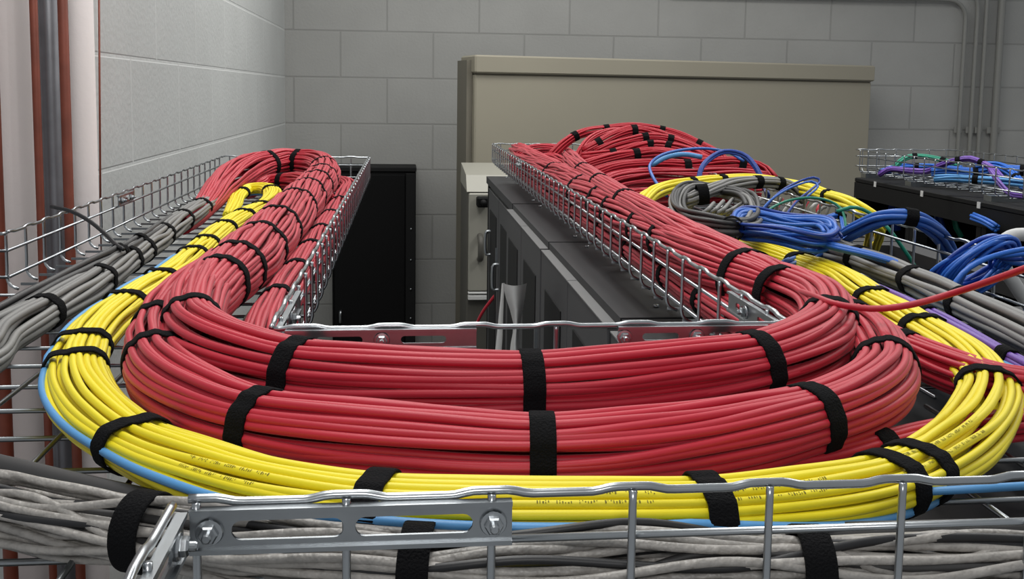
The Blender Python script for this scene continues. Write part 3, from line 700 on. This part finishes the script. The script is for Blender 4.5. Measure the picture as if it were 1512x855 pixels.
def pipe(label, pts, r, m, group=None, name='pipe'):
    p, s = catmull(pts, .03); V, Fc = tube_geo(p, r, 16); root = thing(name, label, 'pipe', o=None, loc=p[-1])
    link('tube', V, Fc, m, root); return root
def vert_pipe(label, x, Y, r, m, couple=()):
    X = PY(x, 200, Y)[0]
    root = thing('pipe', label, 'pipe', (X, Y, -2.2))
    V, Fc = tube_geo(np.array([(X, Y, -2.2), (X, Y, 1.6)]), r, 20); link('tube', V, Fc, m, root)
    for z in couple:
        V, Fc = tube_geo(np.array([(X, Y, z), (X, Y, z+.02)]), r*1.12, 20); link('coupling', V, Fc, m, root)
vert_pipe('narrow copper pipe left of the steel pipe by the white wall', 56, 1.47, .0055, COPPER)
vert_pipe('grey steel pipe between two copper pipes by the white wall', 78, 1.50, .0150, STEEL)
vert_pipe('copper pipe right of the steel pipe by the white wall', 98.5, 1.46, .0068, COPPER)
vert_pipe('thick white pipe beside the left wall corner', 122, 1.54, .0200, WPAINT)
vert_pipe('wide white pipe at the left edge of the room', 18, 1.53, .032, WPAINT)
vert_pipe('dark red pipe at the far left edge', -9, 1.47, .010, COPPER)

for i, (x, r, lab, bend) in enumerate(((1413, .012, 'first of the thin wall conduits, bending left at its top', 1387), (1430, .012, 'second of the thin wall conduits, bending left at its top', 1405), (1443, .012, 'straight thin wall conduit next to the thick one', None), (1465, .020, 'thicker straight wall conduit at the right', None))):
    Yc = YW-.03
    b0 = PY(x, 240, Yc); root = thing('wall_conduit', lab, 'conduit', (b0[0], Yc, -2.2))
    X = b0[0]
    if bend:
        zt = PY(x, 28 if i == 0 else 15, Yc)[2]; rr = .085+.05*i
        pts = [(X, Yc, -2.2), (X, Yc, zt-.3), (X, Yc, zt)]
        pts += [(X-rr+rr*math.cos(a), Yc, zt+rr*math.sin(a)) for a in np.linspace(.2, PI/2, 7)]
        pts += [(X-rr-.4, Yc, zt+rr), (X-rr-1.3, Yc, zt+rr+.0)]
    else: pts = [(X, Yc, -2.2), (X, Yc, 0), (X, Yc, 1.6)]
    V, Fc = tube_geo(catmull(pts, .02)[0], r*.8, 12); link('tube', V, Fc, CONDM, root)
    V, Fc = [], []
    for z in (.05,): box_geo((X, Yc+.008, z), (r*3.2, .012, .03), V, Fc, 0, .003)
    link('clamp', V, Fc, CONDM, root, smooth=False)

# big beige wall panel, standing slightly askew
A = PY(703, 80, 3.72); Bp = PY(1291, 97, 4.16); A[2] = Bp[2] = (A[2]+Bp[2])/2
dv = (Bp-A)[:2]; L = np.linalg.norm(dv); an = math.atan2(dv[1], dv[0]); nrm = np.array([-dv[1], dv[0]])/L
def along(u, w): return A[:2]+dv/L*u+nrm*w
bp = thing('metal_cabinet', 'large beige metal cabinet standing before the back wall', 'cabinet', (*along(L/2, .15), -2.2))
zt = A[2]; c = along(L/2, .16)
box('cabinet_body', (*along(L/2, .09), (zt-.072-2.2)/2), (L, .16, zt-.072+2.2), BEIGE, bp, an, .006)
c2 = along(L/2, .085); box('top_cap', (*c2, zt-.035), (L+.01, .18, .068), BEIGE, bp, an, .006)
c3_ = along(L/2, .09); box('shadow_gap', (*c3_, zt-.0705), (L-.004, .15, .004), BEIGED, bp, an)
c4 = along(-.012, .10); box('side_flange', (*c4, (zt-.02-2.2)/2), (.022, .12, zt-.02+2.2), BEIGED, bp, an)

# grey electrical cabinet at the end of the rack row
xa = PY(690, 300, 3.2)[0]; zt = PY(690, 283, 3.2)[2]
eb = thing('electrical_cabinet', 'grey electrical cabinet with handle beyond the far rack', 'cabinet', (xa+.2, 3.4, -2.2))
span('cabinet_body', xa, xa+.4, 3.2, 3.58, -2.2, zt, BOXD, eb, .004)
V = [(xa-.002, 3.195, zt), (xa+.40, 3.195, zt), (xa+.40, 3.58, zt), (xa-.002, 3.58, zt), (xa-.002, 3.25, zt+.05), (xa+.40, 3.25, zt+.05), (xa+.40, 3.54, zt+.07), (xa-.002, 3.54, zt+.07)]
link('sloped_top', V, [(3,2,1,0),(4,5,6,7),(0,1,5,4),(1,2,6,5),(2,3,7,6),(3,0,4,7)], BOXG, eb, smooth=False)
zb = PY(690, 428, 3.2)[2]
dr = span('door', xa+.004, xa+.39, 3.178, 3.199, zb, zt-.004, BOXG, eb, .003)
zh0, zh1 = PY(708, 382, 3.18)[2], PY(708, 348, 3.18)[2]; xh = PY(709, 360, 3.17)[0]
V, Fc = [], []; tube_geo(catmull([(xh, 3.178, zh1), (xh, 3.14, zh1-.01), (xh, 3.135, (zh0+zh1)/2), (xh, 3.14, zh0+.01), (xh, 3.178, zh0)], .01)[0], .010, 10, V, Fc); link('handle', V, Fc, BOXD, dr)
za, zc_ = PY(700, 443, 3.18)[2], PY(700, 436, 3.18)[2]
span('white_strip', xa+.004, xa+.39, 3.176, 3.199, za, zc_, WHT, eb, .002); span('white_strip', xa+.004, xa+.39, 3.176, 3.199, zc_+.004, zb-.003, WHT, eb, .002)
q = PY(713, 298, 3.15)
bc = thing('camera_box', 'small black box fixed beside the top of the grey cabinet door', 'box', q)
box('housing', q, (.04, .05, .032), BLACK, bc, 0, .004)
V, Fc = [], []; tube_geo(np.array([q+np.array([-.0, -.025, 0]), q+np.array([-.0, -.034, 0])]), .010, 16, V, Fc); link('lens', V, Fc, BLACK2, bc)

# tall black cabinet by the back wall
xa, xb = PY(490, 300, 4.2)[0], PY(614, 300, 4.2)[0]; zt = PY(560, 247, 4.2)[2]
bk = thing('black_cabinet', 'tall black cabinet against the back wall, seen through the gap', 'cabinet', ((xa+xb)/2, 4.3, -2.2))
span('cabinet_body', xa, xb, 4.205, 4.39, -2.2, zt-.02, BLACK, bk, .003)
span('top_cap', xa-.002, xb+.002, 4.2, 4.395, zt-.0195, zt, BLACK2, bk, .003)
dr = span('door', xa+.01, xb-.045, 4.185, 4.2045, -2.1, zt-.03, BLACK, bk, .003)
sf = span('side_frame', xb-.043, xb-.001, 4.188, 4.2045, -2.15, zt-.025, BLACK2, bk, .002)
for py in (338, 384, 427, 470):
    q = PY(601, py, 4.187); V, Fc = [], []; tube_geo(np.array([(xb-.02, 4.1885, q[2]), (xb-.02, 4.183, q[2])]), .004, 10, V, Fc); link('rivet', V, Fc, ZINCD, sf)
q = PY(503, 468, 4.18)
V, Fc = [], []; tube_geo(catmull([(q[0], 4.186, q[2]+.025), (q[0], 4.172, q[2]+.02), (q[0], 4.17, q[2]), (q[0], 4.172, q[2]-.02), (q[0], 4.186, q[2]-.025)], .004)[0], .0065, 10, V, Fc); link('latch', V, Fc, ZINCD, dr)

# ------------------------------------------------------------------ light
w = bpy.data.worlds.new('world'); scene.world = w; w.use_nodes = True
w.node_tree.nodes['Background'].inputs['Color'].default_value = (.92, .96, 1.0, 1); w.node_tree.nodes['Background'].inputs['Strength'].default_value = .33
def area(name, loc, size, power, target, col=(1, 1, 1)):
    l = bpy.data.lights.new(name, 'AREA'); l.shape = 'RECTANGLE'; l.size, l.size_y = size; l.energy = power; l.color = col
    o = bpy.data.objects.new(name, l); COL.objects.link(o); o.location = loc
    d = Vector(target)-Vector(loc); o.rotation_euler = d.to_track_quat('-Z', 'Y').to_euler()
area('ceiling_light', (-.1, 1.0, 1.35), (.4, 1.8), 18, (-.1, 1.01, 0), (1, .99, .96))
area('ceiling_light', (1.6, 1.8, 1.35), (.4, 1.8), 20, (1.6, 1.81, 0), (1, .99, .96))
area('ceiling_light', (.2, 3.0, 1.5), (2.2, .5), 35, (.2, 3.01, 0), (1, .99, .96))
area('flash', (0.0, -.10, .30), (.10, .06), .7, (.05, .6, 0.0), (1, .98, .96))

scene.view_settings.view_transform = 'Standard'
scene.view_settings.look = 'None'
scene.view_settings.exposure = 0.0
